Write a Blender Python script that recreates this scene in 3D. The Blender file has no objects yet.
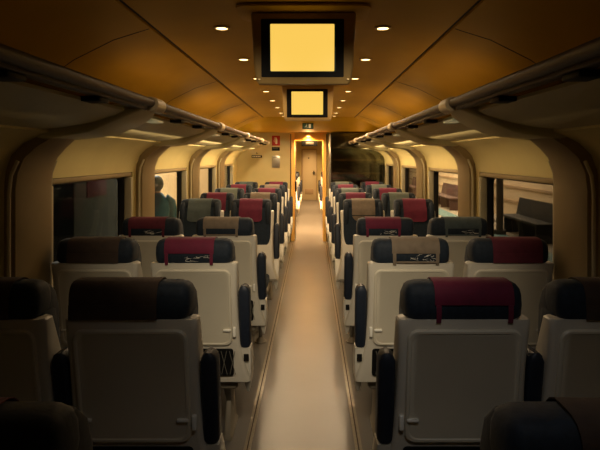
import bpy, bmesh, math, random
from mathutils import Vector, Matrix
random.seed(7)
PI = math.pi
S = bpy.context.scene
COL = S.collection

# ------------------------------------------------------------------ camera
cd = bpy.data.cameras.new('camera'); cam = bpy.data.objects.new('camera', cd); COL.objects.link(cam)
cam.location = (0.05, 0.0, 1.62); cam.rotation_euler = (PI/2, 0, 0)
cd.sensor_width = 36; cd.lens = 31.2; cd.shift_x = -0.02; cd.shift_y = -0.1133
cd.clip_start = 0.05; cd.clip_end = 200
S.camera = cam

# ------------------------------------------------------------------ world, exposure, large lights
S.view_settings.view_transform = 'Standard'; S.view_settings.look = 'None'
S.view_settings.gamma = 1; S.view_settings.exposure = 0; S.view_settings.use_curve_mapping = False
w = bpy.data.worlds.new('world'); S.world = w; w.use_nodes = True
w.node_tree.nodes['Background'].inputs[0].default_value = (1.0, 0.74, 0.45, 1)
w.node_tree.nodes['Background'].inputs[1].default_value = 0.10
WARM = (1.0, 0.72, 0.42)
GLOW = (1.0, 0.55, 0.18)

def light(name, kind, loc, power, color, rot=(0, 0, 0), parent=None, **kw):
    l = bpy.data.lights.new(name, kind); l.energy = power; l.color = color
    for k, v in kw.items(): setattr(l, k, v)
    o = bpy.data.objects.new(name, l); COL.objects.link(o)
    o.location = loc; o.rotation_euler = rot; o.parent = parent
    return o
# unseen fill lights added high over the platforms, outside the train
light('platform_fill', 'AREA', (5.0, 22, 3.6), 1500, (1.0, 0.72, 0.42), shape='RECTANGLE', size=4, size_y=16)
light('platform_fill', 'AREA', (-3.3, 18, 3.6), 800, (1.0, 0.72, 0.42), shape='RECTANGLE', size=1.8, size_y=14)
light('platform_fill', 'AREA', (5.0, 12.5, 3.6), 60, (1.0, 0.75, 0.5), shape='RECTANGLE', size=3, size_y=5)
light('platform_fill', 'AREA', (-3.2, 10.8, 3.6), 900, (0.8, 0.85, 0.8), shape='RECTANGLE', size=1.4, size_y=4)

# power of the ceiling downlights by distance along the coach (y): the near end is dimmed
LAMPS = [(2.68, 1.6), (3.54, 5), (4.40, 11), (5.26, 18), (6.12, 26), (6.98, 34), (7.84, 44), (8.45, 44)]
# added fill strips above and below the luggage racks, one pair per bay: (y, watts up, watts down)
RACK_FILLS = [(1.7, 0.02, 0.02), (3.53, 0.6, 0.8), (5.36, 1.15, 3.4), (7.2, 1.2, 4.6), (9.0, 0.8, 4.0)]
# weak unseen fill added at ceiling height near the camera for the nearest rows
light('near_fill_light', 'AREA', (0.34, 0.55, 2.25), 0.62, (1.0, 0.96, 0.92), rot=(math.radians(42), 0, 0), shape='RECTANGLE', size=.3, size_y=.2, spread=math.radians(75))
for sx, pw in ((-.30, 72), (.30, 88)):  # two added unseen spots that brighten the seat backs ahead
    light('downlight_or_fill', 'SPOT', (sx, 0.95, 2.26), pw, (1.0, 0.82, 0.57), rot=(math.radians(59), 0, 0), spot_size=math.radians(52), spot_blend=1.0, shadow_soft_size=.05)

# ------------------------------------------------------------------ materials
def mat(name, col, rough=0.6, metal=0.0, var=0.0, scale=20.0, bump=0.0, emis=None, estr=0.0, spec=0.5, sheen=0.0, stretch=None):
    m = bpy.data.materials.new(name); m.use_nodes = True
    nt = m.node_tree; b = nt.nodes['Principled BSDF']
    b.inputs['Base Color'].default_value = (*col, 1); b.inputs['Roughness'].default_value = rough
    b.inputs['Metallic'].default_value = metal; b.inputs['Specular IOR Level'].default_value = spec
    if sheen: b.inputs['Sheen Weight'].default_value = sheen
    if emis: b.inputs['Emission Color'].default_value = (*emis, 1); b.inputs['Emission Strength'].default_value = estr
    if var or bump:
        tc = nt.nodes.new('ShaderNodeTexCoord'); n = nt.nodes.new('ShaderNodeTexNoise')
        n.inputs['Scale'].default_value = scale; n.inputs['Detail'].default_value = 5
        src = tc.outputs['Object']
        if stretch:
            mp = nt.nodes.new('ShaderNodeMapping'); mp.inputs['Scale'].default_value = stretch
            nt.links.new(src, mp.inputs[0]); src = mp.outputs[0]
        nt.links.new(src, n.inputs['Vector'])
        if var:
            r = nt.nodes.new('ShaderNodeValToRGB')
            r.color_ramp.elements[0].position = 0.3; r.color_ramp.elements[1].position = 0.7
            r.color_ramp.elements[0].color = (*[max(0, c*(1-var)) for c in col], 1)
            r.color_ramp.elements[1].color = (*[min(1, c*(1+var)) for c in col], 1)
            nt.links.new(n.outputs['Fac'], r.inputs[0]); nt.links.new(r.outputs[0], b.inputs['Base Color'])
        if bump:
            bp = nt.nodes.new('ShaderNodeBump'); bp.inputs['Strength'].default_value = bump; bp.inputs['Distance'].default_value = 0.004
            nt.links.new(n.outputs['Fac'], bp.inputs['Height']); nt.links.new(bp.outputs[0], b.inputs['Normal'])
    return m
def glass_mat(name, tint, reflect=0.08, rough=0.0):
    m = bpy.data.materials.new(name); m.use_nodes = True; nt = m.node_tree
    for n in list(nt.nodes): nt.nodes.remove(n)
    out = nt.nodes.new('ShaderNodeOutputMaterial'); mx = nt.nodes.new('ShaderNodeMixShader')
    t = nt.nodes.new('ShaderNodeBsdfTransparent'); t.inputs[0].default_value = (*tint, 1)
    g = nt.nodes.new('ShaderNodeBsdfGlossy'); g.inputs[0].default_value = (1, 1, 1, 1); g.inputs['Roughness'].default_value = rough
    mx.inputs[0].default_value = reflect
    nt.links.new(t.outputs[0], mx.inputs[1]); nt.links.new(g.outputs[0], mx.inputs[2]); nt.links.new(mx.outputs[0], out.inputs[0])
    return m
M = {
 'ceiling': mat('ceiling_panel', (0.56, 0.33, 0.012), 0.55, var=0.05, scale=3, spec=0.15),
 'groove': mat('panel_groove', (0.03, 0.02, 0.012), 0.8),
 'wall': mat('wall_panel', (0.64, 0.53, 0.22), 0.5, var=0.04, scale=4),
 'partition': mat('partition_panel', (0.66, 0.55, 0.26), 0.4, var=0.04, scale=3),
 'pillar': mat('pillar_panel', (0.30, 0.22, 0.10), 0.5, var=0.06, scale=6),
 'reveal': mat('window_reveal', (0.55, 0.49, 0.32), 0.5),
 'floor': mat('floor_vinyl', (0.112, 0.105, 0.096), 0.38, var=0.07, scale=2.2),
 'carpet': mat('side_floor', (0.26, 0.22, 0.16), 0.8, var=0.15, scale=12),
 'metal': mat('brushed_metal', (0.26, 0.24, 0.20), 0.35, 0.9, var=0.08, scale=30),
 'steel': mat('steel_plate', (0.50, 0.47, 0.40), 0.3, 0.9, var=0.1, scale=8),
 'shell': mat('seat_shell_plastic', (0.60, 0.56, 0.47), 0.38, var=0.03, scale=6),
 'shell_dark': mat('seat_pan_plastic', (0.22, 0.19, 0.14), 0.5),
 'tray': mat('tray_plastic', (0.64, 0.59, 0.47), 0.4, var=0.03, scale=5),
 'latch': mat('latch_plastic', (0.82, 0.80, 0.72), 0.25),
 'navy': mat('navy_upholstery', (0.010, 0.017, 0.028), 0.7, var=0.25, scale=60, bump=0.25, spec=0.3, sheen=0.05),
 'blue': mat('blue_upholstery', (0.010, 0.019, 0.032), 0.8, var=0.25, scale=60, bump=0.25, spec=0.3, sheen=0.05),
 'pad': mat('armrest_rubber', (0.012, 0.018, 0.032), 0.5, var=0.15, scale=40),
 'burgundy': mat('burgundy_cloth', (0.12, 0.003, 0.026), 0.8, var=0.12, scale=25, bump=0.3, sheen=0.1),
 'darkred': mat('dark_maroon_cloth', (0.10, 0.010, 0.022), 0.85, var=0.15, scale=25, bump=0.3),
 'brown': mat('grey_brown_cloth', (0.17, 0.13, 0.09), 0.8, var=0.15, scale=25, bump=0.3, sheen=0.1),
 'grey': mat('grey_green_cloth', (0.11, 0.13, 0.11), 0.8, var=0.15, scale=25, bump=0.3, sheen=0.1),
 'slate': mat('slate_cloth', (0.055, 0.075, 0.078), 0.8, var=0.15, scale=25, bump=0.3, sheen=0.1),
 'darkbrown': mat('dark_brown_cloth', (0.05, 0.03, 0.02), 0.85, var=0.15, scale=25, bump=0.3),
 'black': mat('black_plastic', (0.006, 0.006, 0.006), 0.6, spec=0.2),
 'net': mat('net_cord', (0.16, 0.15, 0.12), 0.8),
 'wrinkle': mat('pale_film', (0.55, 0.53, 0.48), 0.3),
 'white': mat('white_metal', (0.74, 0.70, 0.60), 0.4),
 'tube': mat('bronze_rail', (0.07, 0.038, 0.014), 0.5, 0.1, var=0.08, scale=15),
 'collar': mat('cream_collar', (0.60, 0.48, 0.28), 0.4),
 'bracket': mat('cream_bracket', (0.58, 0.52, 0.28), 0.45),
 'under': mat('rack_underside', (0.50, 0.44, 0.23), 0.5, var=0.05, scale=5),
 'rackglass': glass_mat('smoked_rack_glass', (0.50, 0.46, 0.32), 0.10, 0.05),
 'lens': mat('reading_lens', (0.75, 0.72, 0.55), 0.3, emis=(0.9, 0.85, 0.45), estr=0.10),
 'bezel': mat('monitor_bezel', (0.52, 0.34, 0.12), 0.5, spec=0.3, var=0.05, scale=10),
 'screen': mat('lit_screen', (0.02, 0.02, 0.02), 0.3, emis=(1.0, 0.62, 0.105), estr=0.97),
 'screenedge': mat('screen_edge', (0.01, 0.05, 0.035), 0.2),
 'lamp': mat('downlight_lens', (0.9, 0.8, 0.6), 0.3, emis=(1.0, 0.70, 0.28), estr=5.0),
 'ring': mat('downlight_ring', (0.50, 0.37, 0.18), 0.3, 0.6),
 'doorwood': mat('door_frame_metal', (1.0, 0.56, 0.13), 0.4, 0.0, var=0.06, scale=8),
 'doorpanel': mat('vestibule_door', (0.66, 0.56, 0.36), 0.4),
 'rubber': mat('black_rubber', (0.012, 0.011, 0.01), 0.6),
 'glass': glass_mat('window_glass', (0.80, 0.80, 0.78), 0.07),
 'darkpane': glass_mat('darkened_window_glass', (0.50, 0.50, 0.50), 0.02),  # same glass darkened, standing in for dimmer light at the near end
 'cabglass': None,
 'cab': mat('cabinet_dark', (0.07, 0.045, 0.02), 0.5),
 'shelfedge': mat('cabinet_shelf', (0.30, 0.20, 0.09), 0.4),
 'red': mat('sign_red', (0.50, 0.02, 0.012), 0.4),
 'signwhite': mat('sign_white', (0.85, 0.82, 0.70), 0.5),
 'signgreen': mat('sign_green', (0.015, 0.07, 0.03), 0.5, ),
 'concrete': mat('platform_concrete', (0.36, 0.33, 0.27), 0.85, var=0.12, scale=1.5),
 'plaster': mat('station_plaster', (0.70, 0.58, 0.40), 0.8, var=0.10, scale=0.8, stretch=(1, 0.25, 2)),
 'ledge': mat('station_ledge', (0.45, 0.33, 0.20), 0.8, var=0.1, scale=2),
 'greywall': mat('grey_blue_wall', (0.34, 0.42, 0.42), 0.8, var=0.15, scale=2),
 'greydark': mat('grey_dark_panel', (0.05, 0.065, 0.065), 0.7),
 'teal': mat('teal_strip', (0.10, 0.22, 0.24), 0.7),
 'bench': mat('bench_brown', (0.09, 0.045, 0.035), 0.7),
 'benchdark': mat('bench_dark', (0.018, 0.02, 0.02), 0.7),
 'post': mat('post_grey', (0.07, 0.06, 0.05), 0.6),
 'skin': mat('skin', (0.35, 0.2, 0.13), 0.6),
 'hair': mat('dark_hair', (0.02, 0.014, 0.01), 0.6, var=0.2, scale=80),
 'bluecoat': mat('blue_coat', (0.05, 0.11, 0.15), 0.8, var=0.1, scale=10),
 'trousers': mat('dark_trousers', (0.02, 0.025, 0.035), 0.8),
 'table': mat('table_laminate', (0.46, 0.28, 0.18), 0.35, var=0.05, scale=10),
}
def dark_glass():
    m = bpy.data.materials.new('dark_cabinet_glass'); m.use_nodes = True; nt = m.node_tree
    for n in list(nt.nodes): nt.nodes.remove(n)
    out = nt.nodes.new('ShaderNodeOutputMaterial'); mx = nt.nodes.new('ShaderNodeMixShader')
    t = nt.nodes.new('ShaderNodeBsdfTransparent'); t.inputs[0].default_value = (0.58, 0.52, 0.42, 1)
    g = nt.nodes.new('ShaderNodeBsdfGlossy'); g.inputs[0].default_value = (0.9, 1, 0.8, 1); g.inputs['Roughness'].default_value = 0.07
    mx.inputs[0].default_value = 0.14
    nt.links.new(t.outputs[0], mx.inputs[1]); nt.links.new(g.outputs[0], mx.inputs[2]); nt.links.new(mx.outputs[0], out.inputs[0])
    return m
M['cabglass'] = dark_glass()

# ------------------------------------------------------------------ mesh helpers
def mesh_of(name, bm, m, smooth=35):
    bmesh.ops.recalc_face_normals(bm, faces=bm.faces[:])
    me = bpy.data.meshes.new(name); bm.to_mesh(me); bm.free()
    if m: me.materials.append(m)
    if smooth:
        for p in me.polygons: p.use_smooth = True
        me.set_sharp_from_angle(angle=math.radians(smooth))
    return me
def link(name, me, parent=None, loc=None):
    o = bpy.data.objects.new(name, me); COL.objects.link(o)
    if parent: o.parent = parent
    if loc: o.location = loc
    return o
def obj(name, bm, m, parent=None, loc=None, smooth=35):
    return link(name, mesh_of(name, bm, m, smooth), parent, loc)
def tag(o, label, cat, group=None):
    o['label'] = label; o['category'] = cat
    if group: o['group'] = group
    return o
def thing(name, label, cat, loc=(0, 0, 0), rz=0, group=None):
    o = bpy.data.objects.new(name, None); COL.objects.link(o); o.empty_display_size = 0.05
    o.location = loc; o.rotation_euler = (0, 0, rz)
    return tag(o, label, cat, group)
def struct(name, bm, m, smooth=35):
    o = obj(name, bm, m, smooth=smooth); o['kind'] = 'structure'; return o
def B(): return bmesh.new()
def box(bm, x0, x1, y0, y1, z0, z1, bev=0.0, seg=3):
    t = bmesh.new()
    bmesh.ops.create_cube(t, size=1)
    bmesh.ops.scale(t, vec=(x1-x0, y1-y0, z1-z0), verts=t.verts)
    bmesh.ops.translate(t, vec=((x0+x1)/2, (y0+y1)/2, (z0+z1)/2), verts=t.verts)
    if bev: bmesh.ops.bevel(t, geom=t.edges[:], offset=bev, segments=seg, profile=0.5, affect='EDGES')
    me = bpy.data.meshes.new('t'); t.to_mesh(me); t.free(); bm.from_mesh(me); bpy.data.meshes.remove(me)
    return bm
def loft(bm, secs, cap=True):
    rings = [[bm.verts.new(p) for p in s] for s in secs]
    n = len(rings[0])
    for a, b in zip(rings, rings[1:]):
        for i in range(n): bm.faces.new((a[i], a[(i+1) % n], b[(i+1) % n], b[i]))
    if cap: bm.faces.new(rings[0]); bm.faces.new(rings[-1])
    return bm
def rrect(x0, x1, y0, y1, r, n=4):
    r = min(r, (x1-x0)/2*0.98, (y1-y0)/2*0.98); out = []
    for cx, cy, a in ((x1-r, y1-r, 0), (x0+r, y1-r, 1), (x0+r, y0+r, 2), (x1-r, y0+r, 3)):
        for k in range(n+1):
            t = (a + k/n)*PI/2; out.append((cx+r*math.cos(t), cy+r*math.sin(t)))
    return out
def prism_y(bm, pts, y0, y1):   # polygon in (x,z)
    return loft(bm, [[(x, y0, z) for x, z in pts], [(x, y1, z) for x, z in pts]])
def prism_x(bm, pts, x0, x1):   # polygon in (y,z)
    return loft(bm, [[(x0, y, z) for y, z in pts], [(x1, y, z) for y, z in pts]])
def tube(bm, pts, r, n=10, cap=True):
    secs = []
    for i, p in enumerate(pts):
        p = Vector(p); a = Vector(pts[max(i-1, 0)]); b = Vector(pts[min(i+1, len(pts)-1)])
        d = (b-a).normalized(); u = d.orthogonal().normalized() if i == 0 else (secs_u - d*secs_u.dot(d)).normalized()
        secs_u = u; v = d.cross(u); rr = r[i] if isinstance(r, (list, tuple)) else r
        secs.append([tuple(p+u*rr*math.cos(2*PI*k/n)+v*rr*math.sin(2*PI*k/n)) for k in range(n)])
    return loft(bm, secs, cap)
def cyl_z(bm, x, y, z0, z1, r0, r1=None, n=20):
    r1 = r0 if r1 is None else r1
    return loft(bm, [[(x+r*math.cos(2*PI*k/n), y+r*math.sin(2*PI*k/n), z) for k in range(n)] for r, z in ((r0, z0), (r1, z1))])

# ------------------------------------------------------------------ the setting
Y0, Y1, YF = -1.2, 10.0, 19.6
HC = 2.28
PIL = [0.79, 2.62, 4.45, 6.28, 8.11]
WIN = [(p+0.25, p+1.58) for p in [-1.04] + PIL[:-1]] + [(8.11+0.25, 9.55)]
# floor
bm = B(); box(bm, -1.6, 1.6, Y0-.1, YF+.2, -0.12, 0); struct('floor', bm, M['floor'])
# floor rails: a raised bright strip beside a dark slot
for s, nm in ((-1, 'trim_1'), (1, 'trim_2')):
    bm = B()
    for a, b, h in ((0.290, 0.305, .006), (0.314, 0.329, .006), (0.305, 0.314, .002)):
        x0, x1 = sorted((s*a, s*b)); box(bm, x0, x1, Y0, Y1-.02, 0.0, h)
    o = struct(nm, bm, M['metal']); o['label'] = 'metal seat rail along the %s edge of the aisle' % ('left' if s < 0 else 'right')
    bm = B(); x0, x1 = sorted((s*.306, s*.313)); box(bm, x0, x1, Y0, Y1-.02, 0.0021, 0.0035)
    obj('rail_slot', bm, M['groove'], o)

# side walls with window openings, cove, upper wall
ZW0, ZW1 = 0.74, 1.50
cove_pts = [(1.40, 1.50), (1.395, 1.56), (1.37, 1.63), (1.32, 1.685), (1.26, 1.72), (1.20, 1.74)]
for s, side in ((-1, 'left'), (1, 'right')):
    bm = B()
    def wb(x0, x1, y0, y1, z0, z1):
        a, b = sorted((s*x0, s*x1)); box(bm, a, b, y0, y1, z0, z1)
    wb(1.40, 1.52, Y0, Y1, 0, ZW0)
    ys = [Y0] + [v for wv in WIN for v in wv] + [Y1]
    for i in range(0, len(ys), 2):
        if ys[i+1] > ys[i]: wb(1.40, 1.52, ys[i], ys[i+1], ZW0, ZW1)
    wb(1.45, 1.52, Y0, Y1, ZW1, 2.0)
    pts = [(s*x, z) for x, z in cove_pts] + [(s*1.20, 1.752), (s*1.45, 1.752), (s*1.45, 1.50)]
    prism_y(bm, pts, Y0, Y1)
    struct('wall_'+side, bm, M['wall'])
    # heater duct / skirting
    bm = B(); prism_y(bm, [(s*1.40, 0), (s*1.31, 0), (s*1.31, .16), (s*1.34, .20), (s*1.40, .22)], Y0, Y1)
    struct('baseboard_'+side, bm, M['carpet'])

# window frames and panes
n = 0
for s, side in ((-1, 'left'), (1, 'right')):
    for k, (a, b) in enumerate(WIN):
        n += 1
        if k == 0: tint = 'darkpane'
        else: tint = 'darkpane' if k <= 1 or (k == 2) else 'glass'  # near panes get the darkened glass in place of falling light
        fr = B(); hole = rrect(a+.045, b-.045, ZW0+.04, ZW1-.045, .07, 5); outer = rrect(a, b, ZW0, ZW1, .01, 5)
        for x_ in (1.455, 1.495): pass
        secs = [[(s*1.455, y, z) for y, z in outer], [(s*1.455, y, z) for y, z in hole],
                [(s*1.50, y, z) for y, z in hole], [(s*1.50, y, z) for y, z in outer]]
        loft(fr, secs + [secs[0]], cap=False)
        bmesh.ops.remove_doubles(fr, verts=fr.verts, dist=1e-5)
        f = struct('window_%d' % n, fr, M['rubber'])
        p = B(); box(p, *sorted((s*1.488, s*1.494)), a+.03, b-.03, ZW0+.03, ZW1-.03); obj('pane', p, M[tint], f, smooth=0)
        # rolled blind housing over the pane
        bl = B(); box(bl, *sorted((s*1.402, s*1.45)), a+.01, b-.01, ZW1-.035, ZW1-.001, .008); obj('blind_housing', bl, M['pillar'], f)
        # lighter vertical reveal strips
        for ya, yb in ((a+.001, a+.04), (b-.04, b-.001)):
            rv = B(); box(rv, *sorted((s*1.395, s*1.454)), ya, yb, ZW0, ZW1-.04, .008); obj('reveal_strip', rv, M['reveal'], f)

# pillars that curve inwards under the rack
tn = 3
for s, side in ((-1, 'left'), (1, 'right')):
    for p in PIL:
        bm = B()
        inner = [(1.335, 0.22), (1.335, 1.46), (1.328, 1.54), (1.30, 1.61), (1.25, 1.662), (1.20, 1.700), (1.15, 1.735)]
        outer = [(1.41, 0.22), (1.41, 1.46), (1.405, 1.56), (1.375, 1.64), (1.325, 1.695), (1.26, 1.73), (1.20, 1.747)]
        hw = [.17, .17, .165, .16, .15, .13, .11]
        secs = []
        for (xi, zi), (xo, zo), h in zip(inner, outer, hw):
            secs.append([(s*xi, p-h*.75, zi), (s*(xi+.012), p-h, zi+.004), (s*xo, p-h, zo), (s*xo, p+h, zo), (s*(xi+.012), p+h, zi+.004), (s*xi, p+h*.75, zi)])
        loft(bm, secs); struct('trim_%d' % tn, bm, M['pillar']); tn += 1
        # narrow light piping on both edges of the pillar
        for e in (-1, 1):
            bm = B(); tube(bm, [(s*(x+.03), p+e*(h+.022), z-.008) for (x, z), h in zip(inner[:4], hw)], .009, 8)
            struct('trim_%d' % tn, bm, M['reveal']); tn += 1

# ceiling: arched middle panel, grooves, side panels, sloped end header
YS = 8.65
bm = B()
mid = [(x, HC + .012*(1-(x/.75)**2)) for x in [-.75+.1*i for i in range(16)]]
prism_y(bm, mid + [(.75, HC+.10), (-.75, HC+.10)], Y0, YS)
for s in (-1, 1):
    side_c = [(s*.765, HC-.012), (s*.95, HC-.07), (s*1.15, HC-.17), (s*1.32, HC-.29), (s*1.45, HC-.42), (s*1.52, HC-.42), (s*1.52, HC+.10), (s*.765, HC+.10)]
    prism_y(bm, side_c, Y0, YS)
    prism_y(bm, [(s*.75, HC+.02), (s*.765, HC+.02), (s*.765, HC+.1), (s*.75, HC+.1)], Y0, YS)
struct('ceiling', bm, M['ceiling'])
bm = B()
for s in (-1, 1): box(bm, *sorted((s*.7505, s*.7645)), Y0, YS, HC+.001, HC+.019)
for y in (0.79, 2.62, 4.45, 6.28, 8.11):
    for s in (-1, 1):
        pts = [(.77, HC-.0145), (.95, HC-.0715), (1.15, HC-.1715), (1.32, HC-.2915), (1.45, HC-.4215)]
        for (xa, za), (xb, zb) in zip(pts, pts[1:]):
            prism_y(bm, [(s*xa, za), (s*xb, zb), (s*xb, zb+.004), (s*xa, za+.004)], y-.004, y+.004)
struct('trim_ceiling_joints', bm, M['groove']).name = 'trim_%d' % tn; tn += 1
bm = B()
prism_x(bm, [(YS, HC+.0), (9.25, 2.09), (Y1, 2.09), (Y1, HC+.1), (YS, HC+.1)], -1.52, 1.52)
struct('trim_%d' % tn, bm, M['ceiling']); tn += 1

# end partition with doorway; rear wall; far saloon
DX0, DX1, DZ = -.37, .345, 2.085
bm = B()
box(bm, -1.52, DX0, Y1, Y1+.12, 0, 2.4); box(bm, DX1, 1.52, Y1, Y1+.12, 0, 2.4); box(bm, DX0, DX1, Y1, Y1+.12, DZ, 2.4)
struct('wall_end', bm, M['partition'])
bm = B(); box(bm, -1.52, 1.52, Y0-.1, Y0, 0, 2.4); struct('wall_rear', bm, M['wall'])
bm = B()
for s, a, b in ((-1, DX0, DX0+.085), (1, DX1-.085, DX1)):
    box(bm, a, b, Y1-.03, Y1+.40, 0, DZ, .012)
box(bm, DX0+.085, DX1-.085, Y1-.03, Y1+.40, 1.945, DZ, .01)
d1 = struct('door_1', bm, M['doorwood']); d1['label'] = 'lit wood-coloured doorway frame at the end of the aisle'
bm = B(); cyl_z(bm, -.02, Y1-.006, 0, .002, .001)
bm.clear(); loft(bm, [[(-.02+.035*math.cos(2*PI*k/16), Y1-.0305-.004*j, 2.015+.012*math.sin(2*PI*k/16)) for k in range(16)] for j in (0, 1)])
obj('header_lamp', bm, M['lamp'], d1)
for s, x in ((-1, DX0+.012), (1, DX1-.012)):
    bm = B(); box(bm, x-.008, x+.008, Y1-.036, Y1-.0305, 0, 2.06); obj('seal', bm, M['rubber'], d1)
# sliding door leaf pocket edge (thin glazed leaf parked at left)
bm = B(); box(bm, DX0+.0855, DX0+.105, Y1+.12, Y1+.26, .02, 1.94, .004)
obj('door_leaf', bm, M['steel'], d1)
bm = B(); box(bm, DX0+.087, DX0+.125, Y1+.05, Y1+.09, .95, 1.15, .008); obj('door_handle', bm, M['black'], d1)
light('doorway_light', 'SPOT', (-.02, Y1-.10, 2.02), 22, GLOW, parent=None, spot_size=math.radians(150), spot_blend=.8, shadow_soft_size=.03)
light('doorway_light', 'POINT', (-.02, Y1+.2, 1.85), 34, GLOW, parent=None, shadow_soft_size=.04)
# far saloon shell
bm = B()
box(bm, -1.52, -1.40, Y1+.12, YF, 0, 2.2); struct('wall_far_left', bm, M['wall'])
bm = B(); box(bm, 1.40, 1.52, Y1+.12, YF, 0, 2.2); struct('wall_far_right', bm, M['wall'])
bm = B(); box(bm, -1.52, 1.52, Y1+.12, YF+.2, 2.2, 2.3); o = struct('ceiling_far', bm, M['ceiling'])
bm = B(); box(bm, -1.52, 1.52, YF, YF+.12, 0, 2.3); struct('wall_far_end', bm, M['partition'])
bm = B(); box(bm, -.30, .21, YF-.03, YF, 0.0, 1.87, .006); d2 = struct('door_2', bm, M['doorpanel'])
for nm, dims, mt in (('door_handle', (.07, .17, YF-.075, YF-.032, 1.01, 1.04), 'black'), ('lock_plate', (.10, .14, YF-.04, YF-.030, .96, 1.10), 'black'),
                     ('spy_hole', (-.10, -.05, YF-.04, YF-.030, 1.56, 1.60), 'black'), ('vent_grille', (-.22, .10, YF-.036, YF-.030, .22, .42), 'ledge')):
    bm = B(); box(bm, *dims, .003); obj(nm, bm, M[mt], d2)
bm = B()
box(bm, -.345, -.305, YF-.045, YF, 0, 1.93); box(bm, .215, .235, YF-.045, YF, 0, 1.93); box(bm, -.345, .235, YF-.045, YF, 1.885, 1.93)
obj('door_frame', bm, M['ledge'], d2)
for i, y in enumerate((11.6, 14.0, 16.5, 18.6)):
    light('far_saloon_light', 'AREA', (0, y, 2.17), (130, 90, 60, 36)[i], (1.0, .60, .27), shape='RECTANGLE', size=.5, size_y=1.2, spread=math.radians(100))

# ------------------------------------------------------------------ luggage racks
def luggage_rack(s):
    side = 'left' if s < 0 else 'right'
    t = thing('luggage_rack', 'overhead luggage rack with bronze rail and cream brackets along the %s wall' % side, 'luggage rack', (s*1.30, 0.2, 1.75), 0, 'overhead luggage racks')
    off = (s*1.30, 0.2, 1.75)
    def P(nm, bm, mt):
        bmesh.ops.translate(bm, verts=bm.verts, vec=(-off[0], -off[1], -off[2])); return obj(nm, bm, M[mt], t)
    bm = B(); tube(bm, [(s*.74, y, 1.885) for y in (-.9, 2, 5, 9.3)], .022, 14)
    box(bm, *sorted((s*.752, s*.80)), -.9, 9.28, 1.852, 1.885, .006)
    P('rail', bm, 'tube')
    bm = B(); cyl = [[(s*.74+.034*math.cos(2*PI*k/14), y, 1.88+.034*math.sin(2*PI*k/14)) for k in range(14)] for y in (9.28, 9.34)]
    loft(bm, cyl); P('end_cap', bm, 'collar')
    bm = B(); box(bm, *sorted((s*.80, s*1.10)), -.9, 9.28, 1.872, 1.880); P('glass_shelf', bm, 'rackglass')
    bm = B(); box(bm, *sorted((s*1.10, s*1.449)), -.9, 9.58, 1.862, 1.885, .003); P('rear_shelf', bm, 'under')
    ends = [-.9] + PIL + [9.78]
    for a, b in zip(ends, ends[1:]):
        a2, b2 = a+(.205 if a > -.5 else 0), b-.205
        # curved underside panel of this bay
        bm = B()
        pts = [(1.20, 1.750), (1.10, 1.758), (1.02, 1.770), (.95, 1.786), (.86, 1.815), (.825, 1.835), (.825, 1.848), (.86, 1.828), (.95, 1.80), (1.02, 1.785), (1.10, 1.778), (1.20, 1.772)]
        prism_y(bm, [(s*x, z) for x, z in pts], a2, b2); P('underside_panel', bm, 'under')
        for y in (a2+.30*(b2-a2), a2+.72*(b2-a2)):
            bm = B(); box(bm, *sorted((s*.755, s*.83)), y-.05, y+.05, 1.832, 1.852, .006); P('rack_catch', bm, 'black')
    for p in PIL:
        # bracket: broad cream arm rising from the pillar to the rail
        bm = B(); secs = []
        for x, zb, zt, h in ((1.30, 1.700, 1.80, .13), (1.15, 1.715, 1.84, .16), (1.0, 1.735, 1.858, .19), (.88, 1.785, 1.868, .20), (.80, 1.825, 1.872, .16), (.765, 1.855, 1.875, .09)):
            secs.append([(s*x, p+u, v) for u, v in rrect(-h, h, zb, zt, .02, 3)])
        loft(bm, secs); P('bracket', bm, 'bracket')
        bm = B(); loft(bm, [[(s*.74+r*math.cos(2*PI*k/16), p+dy, 1.88+r*math.sin(2*PI*k/16)) for k in range(16)] for dy, r in ((-.075, .031), (-.07, .037), (.07, .037), (.075, .031))])
        P('collar', bm, 'collar')
        bm = B(); box(bm, *sorted((s*.80, s*.93)), p+.15, p+.36, 1.812, 1.826, .006); P('reading_light', bm, 'lens')
    return t
for s in (-1, 1):
    rk = luggage_rack(s)
    for y, up, dn in RACK_FILLS:  # fill lights added to brighten the ceiling and the cove

        light('rack_fill_light', 'AREA', (s*-.35, y-.2, 1.90-1.75), up, GLOW, rot=(PI, s*-.35, 0), parent=rk, shape='RECTANGLE', size=.08, size_y=1.2)
        light('rack_fill_light', 'AREA', (s*-.33, y-.2, 1.762-1.75), dn, WARM, rot=(0, s*-1.15, 0), parent=rk, shape='RECTANGLE', size=.03, size_y=1.3, spread=math.radians(130))

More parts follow.
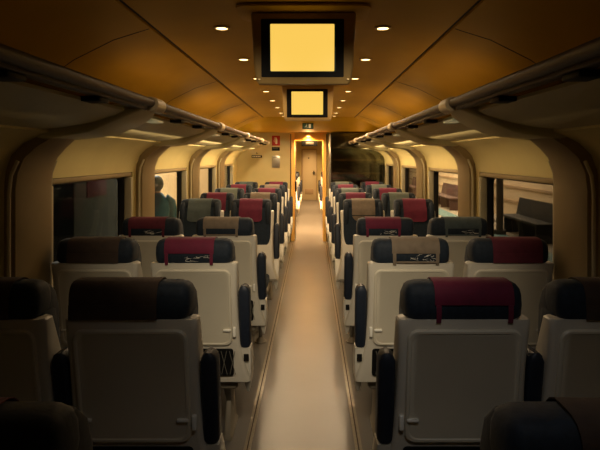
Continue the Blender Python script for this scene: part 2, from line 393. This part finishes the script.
# ------------------------------------------------------------------ monitors hanging from the ceiling
def monitor(y, label):
    # top of the case is behind the ceiling line, the screen leans slightly forward at the bottom
    t = thing('ceiling_monitor', label, 'monitor', (.012, y, HC), 0, 'ceiling monitors')
    bm = B()
    secs = []
    for z, hw, yf, yb in ((0.005, .30, -.08, .20), (-.004, .298, -.078, .19), (-.012, .262, -.04, .15)):
        secs.append([(u, v, z) for u, v in rrect(-hw, hw, yf, yb, .05, 4)])
    loft(bm, secs); obj('ceiling_mount', bm, M['ceiling'], t)
    bm = B(); secs = []
    for z, hw, yf, yb in ((-.018, .236, -.01, .10), (-.25, .224, .012, .085), (-.315, .214, .016, .078), (-.328, .204, .022, .07)):
        secs.append([(u, v, z) for u, v in rrect(-hw, hw, yf, yb, .012, 3)])
    loft(bm, secs); obj('case', bm, M['bezel'], t)
    def face(x0, x1, z0, z1, d, nm, mt, r=.004):
        q = B(); f = lambda z: -.01 + (-.018-z)*.095
        loft(q, [[(u, f(v)-d, v) for u, v in rrect(x0, x1, z0, z1, r, 3)], [(u, f(v)-d+.006, v) for u, v in rrect(x0, x1, z0, z1, r, 3)]])
        return obj(nm, q, M[mt], t)
    face(-.190, .181, -.300, -.044, .004, 'screen_surround', 'black')
    face(-.150, .145, -.278, -.066, .006, 'screen_edge', 'screenedge')
    face(-.148, .138, -.274, -.067, .008, 'screen', 'screen')
    # small bright corner rivets
    for x in (-.20, .20):
        q = B(); box(q, x-.008, x+.008, .008, .013, -.314, -.306, .002); obj('corner_screw', q, M['ring'], t)
monitor(2.33, 'large lit yellow monitor hanging from the ceiling, nearer of the two')
monitor(4.72, 'smaller-looking lit yellow ceiling monitor behind the nearer one')
# dark display in the far saloon
t = thing('ceiling_monitor', 'dark switched-off display seen high through the open doorway', 'monitor', (-.02, 14.2, 2.2))
bm = B(); box(bm, -.22, .22, 0, .06, -.28, -.12, .01); obj('case', bm, M['black'], t)
bm = B(); box(bm, -.10, .12, -.006, 0, -.235, -.175, .002); obj('screen', bm, M['steel'], t)
bm = B(); box(bm, -.03, .03, .01, .05, -.121, 0); obj('ceiling_mount', bm, M['black'], t)

# ------------------------------------------------------------------ downlights
ORD = ['first', 'second', 'third', 'fourth', 'fifth', 'sixth', 'seventh', 'eighth']
def downlight(x, y, z, power, label):
    t = thing('ceiling_downlight', label, 'ceiling light', (x, y, z), 0, 'recessed ceiling downlights')
    n_ = 20
    bm = B(); rg = [[(r*math.cos(2*PI*k/n_), r*math.sin(2*PI*k/n_), h) for k in range(n_)] for r, h in ((.044, .004), (.042, -.006), (.030, -.008), (.029, -.002))]
    loft(bm, rg, cap=False); obj('trim_ring', bm, M['ring'], t)
    bm = B(); cyl_z(bm, 0, 0, -.006, .002, .030); obj('lens', bm, M['lamp'], t)
    light('downlight_or_fill', 'SPOT', (0, 0, -.02), power, WARM, parent=t, spot_size=math.radians(172), spot_blend=.5, shadow_soft_size=.04)
for s, side in ((-1, 'left'), (1, 'right')):
    for i, (y, p) in enumerate(LAMPS):
        x = s*.415
        downlight(x, y, HC+.012*(1-(x/.75)**2), p, 'round recessed ceiling downlight, %s from the camera in the %s row' % (ORD[i], side))

# ------------------------------------------------------------------ seats
def yb(z): return (1.06-z)*.17          # back plane of the reclined shell
MC = {}
def HZ(bm):
    for v in bm.verts:
        if v.co.z > 1.062: v.co.z = 1.062+(v.co.z-1.062)*.79
def seat_meshes(q, aisle=True):                      # q = +1 / -1: side of the raised armrest, in the seat's own x
    if (q, aisle) in MC: return MC[q, aisle]
    P = []
    bm = B(); secs = []
    for z, hw, d in ((.39, .286, .20), (.42, .280, .24), (.52, .250, .25), (.62, .236, .24), (.75, .228, .19), (.90, .225, .13), (1.02, .229, .09), (1.055, .229, .08), (1.062, .224, .07)):
        hi = hw if aisle else min(hw, .229); ho = min(hw, .229)
        xa, xb = (-ho, hi) if q > 0 else (-hi, ho)
        secs.append([(u, v, z) for u, v in rrect(xa, xb, yb(z), yb(z)+d, .022, 4)])
    loft(bm, secs); P.append(('seat_shell', mesh_of('seat_shell', bm, M['shell']), None))
    # folded tray on the rear of the shell
    bm = B()
    def ring(i, d): return [(u, yb(v)-d, v) for u, v in rrect(-.197+i, .197-i, .605+i, 1.028-i, .035, 5)]
    loft(bm, [ring(0, -.004), ring(0, .008), ring(.004, .013), ring(.012, .013), ring(.016, .009)])
    P.append(('tray_table', mesh_of('tray_table', bm, M['tray']), None))
    for e in (-1, 1):
        bm = B(); box(bm, *sorted((e*.200, e*.218)), yb(.685)-.016, yb(.685)+.004, .655, .71, .006)
        box(bm, *sorted((e*.150, e*.192)), yb(.685)-.022, yb(.685)-.008, .688, .700, .004)
        P.append(('latch', mesh_of('latch', bm, M['latch']), None))
    # recess and net pocket below the tray
    bm = B(); loft(bm, [[(u, yb(v)-d, v) for u, v in rrect(-.20, .20, .43, .585, .015, 3)] for d in (-.004, .010)])
    P.append(('net_pocket', mesh_of('net_pocket', bm, M['black']), 'pocket'))
    bm = B(); box(bm, -.205, .205, .14, .34, .60, 1.05, .03)
    bm.clear(); secs = []
    for z, hw, ya, yc in ((.42, .200, .18, .30), (.46, .204, .16, .31), (.62, .205, .12, .275), (.80, .205, .08, .235), (.98, .204, .05, .185), (1.06, .203, .03, .165), (1.10, .19, .03, .14)):
        secs.append([(u, v, z) for u, v in rrect(-hw, hw, ya, yc, .035, 4)])
    loft(bm, secs); P.append(('backrest', mesh_of('backrest', bm, M['blue']), None))
    # headrest with two forward wings
    bm = B(); secs = []
    for z, hw, ya, yc in ((1.062, .192, .006, .118), (1.075, .200, .0, .128), (1.12, .203, -.002, .130), (1.165, .202, .0, .126), (1.19, .198, .006, .118), (1.205, .190, .016, .106), (1.214, .174, .030, .092)):
        secs.append([(u, v, z) for u, v in rrect(-hw, hw, ya, yc, .032, 4)])
    loft(bm, secs)
    for e in (-1, 1):
        secs = []
        for z, hw, ya, yc in ((.90, .012, .13, .19), (.95, .022, .12, .200), (1.06, .026, .07, .185), (1.14, .026, .05, .160), (1.185, .020, .05, .125)):
            secs.append([(e*.174+u, v, z) for u, v in rrect(-hw, hw, ya, yc, .02, 3)])
        loft(bm, secs)
    HZ(bm); P.append(('headrest', mesh_of('headrest', bm, M['navy'], 50), None))
    bm = B(); box(bm, -.207, .207, .20, .66, .375, .475, .035, 4); P.append(('seat_cushion', mesh_of('seat_cushion', bm, M['blue']), None))
    bm = B(); box(bm, -.213, .213, .16, .62, .325, .385, .02); P.append(('seat_pan', mesh_of('seat_pan', bm, M['shell_dark']), None))
    # raised armrest pad and its white hinge bracket with a black label
    bm = B(); secs = []
    x0, x1 = sorted((q*.2310, q*.2905))
    for z, i in ((.585, .008), (.60, .0), (.90, .0), (.922, .008), (.932, .022)):
        y_ = yb(z)+.01
        secs.append([(u, v, z) for u, v in rrect(x0+i, x1-i, y_+i*.5, y_+.085-i*.5, .016, 3)])
    loft(bm, secs); P.append(('armrest', mesh_of('armrest', bm, M['pad']), None))
    bm = B()
    for z, wd in ((0, 0),): pass
    secs = []
    for z, xa, xb, ya, yc in ((.30, .258, .272, .20, .26), (.38, .246, .286, .15, .27), (.50, .236, .292, .12, .23), (.582, .236, .290, .095, .18)):
        a, b = sorted((q*xa, q*xb)); secs.append([(u, v, z) for u, v in rrect(a, b, ya, yc, .008, 2)])
    loft(bm, secs); P.append(('hinge_bracket', mesh_of('hinge_bracket', bm, M['white']), 'label'))
    for e in (-1, 1):
        bm = B(); secs = []
        for z, wd, ya, yc in ((.0, .028, .24, .50), (.018, .028, .24, .50), (.03, .018, .24, .50), (.20, .016, .30, .44), (.30, .022, .24, .50), (.335, .024, .22, .54)):
            secs.append([(e*.14+u, v, z) for u, v in rrect(-wd, wd, ya, yc, .01, 2)])
        loft(bm, secs); P.append(('leg', mesh_of('leg', bm, M['shell_dark']), None))
    # sub-part meshes
    bm = B()
    for i in range(9):
        x = -.18+.045*i
        tube(bm, [(x, yb(.44)-.013, .44), (x+.03, yb(.575)-.013, .575)], .0018, 5); tube(bm, [(x+.03, yb(.44)-.0135, .44), (x, yb(.575)-.0135, .575)], .0018, 5)
    netm = mesh_of('net_mesh', bm, M['net'])
    bm = B(); a, b = sorted((q*.252, q*.280)); box(bm, a, b, .106, .120, .505, .555, .002); lab = mesh_of('black_label', bm, M['black'])
    MC[q, aisle] = (P, netm, lab); return MC[q, aisle]

CC = {}
def cover_mesh(style, colr, off, wdt):
    key = (style, colr, off, wdt)
    if key in CC: return CC[key]
    bm = B(); hw = wdt/2
    def strip(path, xa, xb, nx=8, wav=.0):
        rows = []
        for i, (y, z) in enumerate(path):
            rows.append([(xa+(xb-xa)*j/nx, y + wav*math.sin(9*j/nx*2+i), z + wav*.5*math.sin(5*j/nx+i*2)) for j in range(nx+1)])
        vs = [[bm.verts.new(p) for p in r] for r in rows]
        for a, b in zip(vs, vs[1:]):
            for j in range(nx): bm.faces.new((a[j], a[j+1], b[j+1], b[j]))
    top = [(-.008, 1.128), (-.0095, 1.15), (-.007, 1.175), (.0, 1.197), (.014, 1.213), (.032, 1.222), (.065, 1.224), (.095, 1.221), (.113, 1.211), (.127, 1.196)]
    front = [(.137, 1.17), (.156, 1.13), (.172, 1.10), (.180, 1.07), (.187, 1.03), (.195, .99)]
    if style == 'round':
        front = front[:-1]
    strip(top+front, off-hw, off+hw, 10, .0012)
    # hanging front flap with rounded lower corners
    zb, zt = (.965, .992) if style != 'round' else (.96, 1.022)
    yf = .195 if style != 'round' else .187
    prev = [bm.verts.new((off-hw+wdt*j/10, yf, zt)) for j in range(11)]
    for k in (1, 2, 3):
        ins = (.004, .012, .034)[k-1] if style != 'round' else (.01, .03, .065)[k-1]
        cur = [bm.verts.new((off-hw+ins+(wdt-2*ins)*j/10, yf+.002*k, zt-(zt-zb)*k/3)) for j in range(11)]
        for j in range(10): bm.faces.new((prev[j], prev[j+1], cur[j+1], cur[j]))
        prev = cur
    # rear: two straps and (some) a lower bar, leaving a dark opening
    back = [(-.0085, 1.128), (-.0095, 1.10), (-.0085, 1.07), (-.004, 1.054)]
    if style == 'full':
        strip([(-.0085, 1.129), (-.0095, 1.10), (-.0085, 1.066)], off-hw, off+hw, 8, .0)
    else:
        strip(back, off-hw+.004, off-hw+.021, 1); strip(back, off+hw-.021, off+hw-.004, 1)
        if style in ('frame', 'round'): strip([(-.0098, 1.078), (-.0095, 1.066)], off-hw+.02, off+hw-.02, 4)
    bmesh.ops.remove_doubles(bm, verts=bm.verts, dist=1e-4)
    ret = bmesh.ops.solidify(bm, geom=bm.faces[:], thickness=.0025)
    HZ(bm); CC[key] = mesh_of('headrest_cover', bm, M[colr], 60); return CC[key]

def film_mesh(seed, off):
    rnd = random.Random(seed); bm = B()
    for i in range(11):
        x = off+rnd.uniform(-.03, .085); z = rnd.uniform(1.080, 1.112)
        pts = [(x, -.006, z)]
        for k in range(3): pts.append((pts[-1][0]+rnd.uniform(-.005, .026), -.0065, min(1.122, max(1.074, pts[-1][2]+rnd.uniform(-.010, .010)))))
        tube(bm, pts, [.0006, .0018, .0014, .0005], 5)
    HZ(bm); return mesh_of('crumpled_film', bm, M['wrinkle'])

def seat(x, yback, face, q, label, cover, group, film=None):
    rz = 0 if face > 0 else PI
    t = thing('train_seat', label, 'seat', (x, yback, 0), rz, group)
    P, netm, lab = seat_meshes(q, abs(x) < .8)
    for nm, me, sub in P:
        o = link(nm, me, t)
        if sub == 'pocket': link('netting', netm, o)
        if sub == 'label': link('black_label', lab, o)
    style, colr, off, wd, clabel = cover
    c = link('headrest_cover', cover_mesh(style, colr, off, wd), t)
    c['label'] = clabel
    if film: link('crumpled_film', film_mesh(film, off), c)
    return t

XA, XW = .575, 1.099
BURG, GB, GG, SL = 'burgundy cloth head cover', 'grey-brown cloth head cover', 'grey-green cloth head cover', 'slate cloth head cover'
G_AWAY = 'seats turned away, showing beige backs and trays'; G_FACE = 'blue seats facing the camera'
# rows turned away from the camera: (y of the headrest's back, side, column, label, cover)
rows_away = [
 (0.84, -1, 'a', 'dark headrest cut off by the bottom left corner, burgundy-covered', ('band', 'burgundy', -.04, .24, BURG), None),
 (0.84, 1, 'a', 'black headrest cut off at the bottom right corner', ('band', 'darkbrown', .03, .24, 'black-looking head cover'), None),
 (1.78, -1, 'a', 'large beige-backed seat in the left foreground with dark brown head cover', ('full', 'darkbrown', -.055, .30, 'dark brown cloth head cover'), None),
 (1.78, -1, 'w', 'shadowed beige-backed window seat at the left edge of the photo', ('full', 'darkbrown', -.02, .27, 'black-looking head cover'), None),
 (1.78, 1, 'a', 'large beige-backed seat in the right foreground with draped burgundy cover', ('band', 'burgundy', .03, .27, BURG), None),
 (1.78, 1, 'w', 'shadowed beige-backed window seat at the right edge of the photo', ('full', 'darkbrown', .02, .27, 'black-looking head cover'), None),
 (2.73, -1, 'a', 'beige-backed aisle seat with burgundy cover, second back on the left of the aisle', ('band', 'burgundy', -.02, .26, BURG), 11),
 (2.73, -1, 'w', 'beige-backed window seat with plain dark headrest, under the near left window', ('full', 'darkbrown', 0, .27, 'dark cloth head cover'), None),
 (2.73, 1, 'a', 'beige-backed aisle seat with grey-brown cover and crumpled film, right of aisle', ('frame', 'brown', .02, .25, GB), 5),
 (2.73, 1, 'w', 'beige-backed window seat with dark maroon cover, under the near right window', ('full', 'darkred', 0.03, .26, 'dark maroon cloth head cover'), None),
 (3.68, -1, 'a', 'beige-backed aisle seat with brown framed cover, third back on the left', ('frame', 'brown', -.02, .25, GB), None),
 (3.68, -1, 'w', 'beige-backed left window seat with maroon cover and pale specks below it', ('band', 'darkred', -.02, .26, 'maroon cloth head cover'), 21),
 (3.68, 1, 'a', 'beige-backed aisle seat with bright burgundy cover, third back on the right', ('band', 'burgundy', -.02, .25, BURG), 33),
 (3.68, 1, 'w', 'beige-backed right window seat with dark green-grey cover and pale specks', ('frame', 'slate', .02, .26, SL), 42),
]
for y, s, c, lb, cov, film in rows_away:
    q = -s
    seat(s*(XA if c == 'a' else XW), y, 1, q, lb, cov, G_AWAY, film)
# rows facing the camera
cols = {(-1, 'a'): ['burgundy', 'brown', 'burgundy', 'brown', 'burgundy'], (-1, 'w'): ['slate', 'burgundy', 'grey', 'burgundy', 'slate'],
        (1, 'a'): ['brown', 'burgundy', 'grey', 'burgundy', 'grey'], (1, 'w'): ['burgundy', 'grey', 'burgundy', 'grey', 'burgundy']}
cname = {'burgundy': BURG, 'brown': GB, 'grey': GG, 'slate': SL}
cword = {'burgundy': 'burgundy', 'brown': 'grey-brown', 'grey': 'grey-green', 'slate': 'slate'}
pos = ['nearest', 'second', 'third', 'fourth', 'farthest']
for (s, c), cl in cols.items():
    for i, colr in enumerate(cl):
        y = 5.46 + .93*i
        side = 'left' if s < 0 else 'right'; colm = 'aisle' if c == 'a' else 'window'
        lb = 'camera-facing %s %s seat with %s head cover, %s in its column' % (side, colm, cword[colr], pos[i])
        style = 'round' if colr == 'brown' else 'band'
        off = .0
        seat(s*(XA if c == 'a' else XW), y, -1, s, lb, (style, colr, off, .235, cname[colr]), G_FACE)
# far saloon: aisle seats seen through the doorway
for s in (-1, 1):
    for i in range(4):
        side = 'left' if s < 0 else 'right'
        lb = 'dark seat beyond the open doorway on its %s side, %s from the door' % (side, pos[i] if i < 3 else 'last')
        seat(s*.53, 12.4+1.1*i, -1, s, lb, ('band', 'slate', 0, .235, SL), 'seats beyond the doorway')

# ------------------------------------------------------------------ tables between the facing seats
for s, side in ((-1, 'left'), (1, 'right')):
    t = thing('bay_table', 'low brown table between the facing seats on the %s of the aisle' % side, 'table', (s*.40, 4.56, 0), 0, 'bay tables')
    bm = B(); x0, x1 = sorted((s*-.04, s*.92)); loft(bm, [[(u, v, z) for u, v in rrect(x0+i, x1-i, -.20+i, .20-i, .05, 5)] for z, i in ((.700, .004), (.705, 0), (.722, 0), (.728, .004))])
    obj('table_top', bm, M['table'], t)
    bm = B(); cyl_z(bm, 0, 0, .03, .70, .018); obj('leg', bm, M['metal'], t)
    bm = B(); cyl_z(bm, 0, 0, 0, .012, .055, .052); cyl_z(bm, 0, 0, .012, .045, .045, .02); obj('foot', bm, M['shell_dark'], t)
    bm = B(); box(bm, *sorted((s*.80, s*.90)), -.03, .03, .12, .70, .01); obj('wall_support', bm, M['metal'], t)

# ------------------------------------------------------------------ signs and plates on the partition and header
def plate(nm, x0, x1, z0, z1, y, mt, label, cat, group=None, th=.006):
    t = thing(nm, label, cat, ((x0+x1)/2, y, (z0+z1)/2), 0, group)
    bm = B(); box(bm, (x0-x1)/2, (x1-x0)/2, -th, 0, (z0-z1)/2, (z1-z0)/2, .0015); obj('board', bm, M[mt], t)
    return t
t = plate('fire_extinguisher_sign', -.72, -.565, 1.84, 2.03, Y1, 'red', 'red square sign with white fire extinguisher symbol on the end wall', 'sign')
bm = B()
loft(bm, [[(u, -.009+d, v) for u, v in rrect(-.012, .026, -.065, .035, .012, 4)] for d in (0, .003)])
box(bm, -.002, .016, -.009, -.006, .035, .052); box(bm, -.03, .012, -.009, -.006, .050, .060)
tube(bm, [(-.004, -.008, .045), (-.03, -.008, .03), (-.036, -.008, 0), (-.03, -.008, -.03)], .004, 6)
obj('symbol', bm, M['signwhite'], t)
t = plate('notice_plate', -.72, -.57, 1.74, 1.81, Y1, 'black', 'small black notice plate under the red sign on the end wall', 'sign')
bm = B(); x = -.06
for wd in (.02, .012, .024, .016, .012, .018): box(bm, x, x+wd*.8, -.008, -.006, .0, .016); x += wd
obj('print', bm, M['net'], t)
t = plate('steel_panel', -.72, -.565, 1.41, 1.645, Y1, 'steel', 'brushed steel rectangular panel low under the red sign', 'panel', th=.012)
bm = B(); box(bm, -.06, .06, -.014, -.012, -.10, -.095); box(bm, -.06, .06, -.014, -.012, .085, .09); obj('slot', bm, M['black'], t)
t = plate('notice_plate', -1.11, -.91, 1.605, 1.655, Y1, 'black', 'wide low black plate with pale lettering left of the red sign', 'sign')
bm = B(); x = -.085
for wd in (.03, .03, .012, .03, .03, .028): box(bm, x, x+wd*.75, -.008, -.006, -.012, .012); x += wd
obj('print', bm, M['signwhite'], t)
bm = B(); tube(bm, [(0, -.004, .062), (0, -.004, .080)], .007, 8); tube(bm, [(-.02, -.004, .058), (.02, -.004, .058)], .004, 6); obj('small_pictogram', bm, M['black'], t)
# exit sign on the sloping header
yS = 9.0; zS = HC-(yS-YS)/(9.25-YS)*(HC-2.09)
t = thing('exit_sign', 'small dark exit sign with green running figure above the doorway', 'sign', (-.02, yS-.10, zS-.015))
bm = B(); box(bm, -.095, .095, 0, .02, -.055, .05, .004); obj('box', bm, M['black'], t)
bm = B(); box(bm, -.082, .082, -.003, 0, -.043, .038, .001); obj('panel', bm, M['signgreen'], t)
bm = B()
# running figure, arrow and doorway
tube(bm, [(-.022, -.005, .024), (-.022, -.005, .030)], .006, 8)
tube(bm, [(-.024, -.005, .016), (-.030, -.005, -.008)], .006, 6); tube(bm, [(-.030, -.005, -.008), (-.014, -.005, -.020), (-.018, -.005, -.036)], .004, 6)
tube(bm, [(-.030, -.005, -.008), (-.044, -.005, -.022), (-.056, -.005, -.020)], .004, 6); tube(bm, [(-.024, -.005, .014), (-.010, -.005, .004)], .003, 6)
box(bm, .012, .050, -.006, -.003, -.036, .030)
obj('pictogram', bm, M['signwhite'], t)

# ------------------------------------------------------------------ glazed luggage cabinet at the right of the doorway
t = thing('luggage_cabinet', 'dark glazed luggage shelves filling the right of the end wall', 'cabinet', (.40, 9.6, 0))
CX0, CX1, CZ = -.0, .99, 2.06
bm = B()
box(bm, CX0, CX0+.03, .02, .38, 0, CZ); box(bm, CX1-.03, CX1, .02, .38, 0, CZ); box(bm, CX0+.03, CX1-.03, .36, .38, 0, CZ); box(bm, CX0+.03, CX1-.03, .02, .36, CZ-.03, CZ); box(bm, CX0+.03, CX1-.03, .02, .36, 0, .08)
obj('carcass', bm, M['cab'], t)
for z in (.55, 1.0, 1.30, 1.55, 1.78):
    bm = B(); box(bm, CX0+.031, CX1-.031, .03, .355, z, z+.025); obj('shelf', bm, M['shelfedge'], t)
bm = B(); box(bm, CX0+.0, CX1, 0, .008, .08, CZ-.0); obj('glass_front', bm, M['cabglass'], t, smooth=0)
bm = B(); box(bm, CX0-.03, CX0, -.01, .38, 0, CZ, .004); obj('edge_post', bm, M['metal'], t)

# ------------------------------------------------------------------ outside: two platforms
ZP = -.42
bm = B(); box(bm, 1.75, 9, -4, 45, ZP-.5, ZP); struct('ground_right_platform', bm, M['concrete'])
bm = B(); box(bm, -8, -1.75, -4, 40, ZP-.5, ZP); struct('ground_left_platform', bm, M['concrete'])
bm = B(); box(bm, 6.6, 6.9, -4, 45, ZP, 4.2); st = struct('wall_station_right', bm, M['plaster'])
bm = B()
for z in (.15, .62, .98, 1.28): box(bm, 6.55, 6.6, -4, 45, z, z+.07)
obj('ledge', bm, M['ledge'], st)
bm = B(); box(bm, 4.55, 5.1, -4, 45, ZP, ZP+.01); o = struct('trim_platform_teal', bm, M['teal']); o.name = 'trim_%d' % tn; tn += 1
bm = B(); box(bm, 5.8, 5.95, -4, 45, ZP, ZP+.012); o = struct('trim_platform_dark', bm, M['benchdark']); o.name = 'trim_%d' % tn; tn += 1
bm = B(); box(bm, -4.9, -4.6, 14.2, 40, ZP, 4.2); struct('wall_station_left', bm, M['plaster'])
bm = B(); box(bm, -4.9, -4.6, -4, 14.2, ZP, 4.2); wl = struct('wall_station_near_left', bm, M['greywall'])
bm = B()
y = 8.8
while y < 13.8:
    box(bm, -4.6, -4.52, y, y+.16, .45, 3.2); y += .40
box(bm, -4.6, -4.50, -4, 14.2, .38, .46)
obj('dark_slats', bm, M['greydark'], wl)
bm = B(); box(bm, -4.62, -4.59, 19.2, 19.35, .95, 1.35); box(bm, -4.62, -4.59, 21.4, 21.55, .9, 1.3)
obj('wall_mark', bm, M['ledge'], bpy.data.objects['wall_station_left'])
# dark booth outside near left window
t = thing('kiosk', 'dark booth outside the near left window', 'kiosk', (-3.7, 8.1, ZP))
bm = B(); box(bm, -.5, .5, -1.0, .75, .10, 2.5, .02); obj('body', bm, M['benchdark'], t)
bm = B(); box(bm, -.56, .56, -1.06, .81, 2.5, 2.6, .02); obj('roof', bm, M['greydark'], t)
bm = B(); box(bm, -.47, .47, -.97, .72, 0, .10); obj('plinth', bm, M['greydark'], t)
bm = B(); box(bm, .495, .51, -.6, .1, 1.45, 1.9, .005); obj('red_panel', bm, M['darkred'], t)
# benches on the right platform
def bench(y, ln, mt, label):
    t = thing('platform_bench', label, 'bench', (5.5, y, ZP), 0, 'platform benches')
    bm = B(); box(bm, -.25, .20, -ln/2, ln/2, .42, .48, .015); obj('seat', bm, M[mt], t)
    bm = B(); prism_y(bm, [(.18, .46), (.22, .46), (.32, .92), (.28, .93)], -ln/2, ln/2); obj('backrest', bm, M[mt], t)
    for e in (-1, 0, 1):
        bm = B(); box(bm, -.20, .22, e*(ln/2-.15)-.03, e*(ln/2-.15)+.03, 0, .43, .01); obj('leg', bm, M[mt], t)
bench(13.2, 2.3, 'benchdark', 'dark platform bench seen through the near right window')
bench(21.2, 3.0, 'bench', 'reddish-brown platform bench seen through the middle right window')
bench(28.2, 2.6, 'bench', 'distant brown platform bench seen through the far right window')
bm = B(); cyl_z(bm, 0, 0, 0, 4.4, .09); cyl_z(bm, 0, 0, 0, .12, .16); 
o = obj('platform_post', bm, M['post'], loc=(5.02, 13.76, ZP)); tag(o, 'slim grey upright post seen through the near right window', 'post')

# person waiting on the left platform
def person():
    t = thing('person', 'person with dark hair and blue coat standing outside the left window', 'person', (-2.3, 7.85, ZP), PI+.35)
    me = bpy.data.meshes.new('body')
    V = [((0, 0, .90), .15), ((0, 0, 1.08), .135), ((0, 0, 1.28), .155), ((0, 0, 1.40), .11), ((0, .01, 1.47), .055), ((0, .015, 1.55), .075), ((0, .01, 1.64), .088),
         ((.09, 0, .86), .10), ((.10, 0, .48), .062), ((.10, .01, .09), .045), ((.10, -.12, .04), .04),
         ((-.09, 0, .86), .10), ((-.10, 0, .48), .062), ((-.10, .01, .09), .045), ((-.10, -.12, .04), .04),
         ((.18, 0, 1.36), .062), ((.24, .02, 1.10), .047), ((.24, -.04, .86), .036), ((.24, -.06, .78), .035),
         ((-.18, 0, 1.36), .062), ((-.24, .02, 1.10), .047), ((-.24, -.04, .86), .036), ((-.24, -.06, .78), .035)]
    E = [(0, 1), (1, 2), (2, 3), (3, 4), (4, 5), (5, 6), (0, 7), (7, 8), (8, 9), (9, 10), (0, 11), (11, 12), (12, 13), (13, 14), (3, 15), (15, 16), (16, 17), (17, 18), (3, 19), (19, 20), (20, 21), (21, 22)]
    me.from_pydata([v for v, r in V], E, []); me.update()
    me.materials.append(M['skin'])
    o = bpy.data.objects.new('body', me); COL.objects.link(o)
    sk = o.modifiers.new('skin', 'SKIN'); sk.use_smooth_shade = True
    for i, (v, r) in enumerate(V): me.skin_vertices[0].data[i].radius = (r, r)
    me.skin_vertices[0].data[0].use_root = True
    ss = o.modifiers.new('sub', 'SUBSURF'); ss.levels = 2; ss.render_levels = 2
    o.parent = t
    def ell(nm, c, r, mt, cut=None):
        bm = B(); bmesh.ops.create_uvsphere(bm, u_segments=20, v_segments=14, radius=1)
        for v in bm.verts: v.co = Vector((c[0]+v.co.x*r[0], c[1]+v.co.y*r[1], c[2]+v.co.z*r[2]))
        if cut: bmesh.ops.bisect_plane(bm, geom=bm.verts[:]+bm.edges[:]+bm.faces[:], plane_co=cut[0], plane_no=cut[1], clear_outer=True)
        return obj(nm, bm, M[mt], t, smooth=80)
    ell('hair', (0, .03, 1.64), (.105, .118, .125), 'hair', ((0, -.045, 1.62), (0, -1, -.5)))
    # coat: torso and sleeves
    bm = B(); secs = []
    for z, a, b in ((.72, .23, .18), (.90, .22, .175), (1.08, .20, .165), (1.28, .22, .18), (1.38, .20, .15), (1.45, .12, .11), (1.50, .08, .08)):
        secs.append([(a*math.cos(2*PI*k/20), b*math.sin(2*PI*k/20), z) for k in range(20)])
    loft(bm, secs)
    for e in (-1, 1): tube(bm, [(e*.12, 0, 1.40), (e*.20, 0, 1.35), (e*.25, .02, 1.10), (e*.25, -.04, .88)], [.09, .09, .072, .06], 12)
    obj('coat', bm, M['bluecoat'], t, smooth=80)
    for e in (-1, 1):
        bm = B(); tube(bm, [(e*.085, 0, .88), (e*.10, 0, .48), (e*.10, .01, .10)], [.115, .08, .07], 12); obj('trouser_leg', bm, M['trousers'], t, smooth=80)
        bm = B(); box(bm, e*.10-.05, e*.10+.05, -.19, .08, 0, .10, .03); obj('shoe', bm, M['black'], t)
    # nose, eyes, mouth, ears on the far-turned face
    bm = B()
    bmesh.ops.create_cone(bm, segments=8, radius1=.016, radius2=.006, depth=.035, cap_ends=True)
    bmesh.ops.translate(bm, verts=bm.verts, vec=(0, -.085, 1.60)); obj('nose', bm, M['skin'], t)
    for e in (-1, 1):
        ell('eye', (e*.03, -.072, 1.63), (.011, .008, .007), 'black'); ell('ear', (e*.088, .01, 1.61), (.010, .02, .03), 'skin')
person()
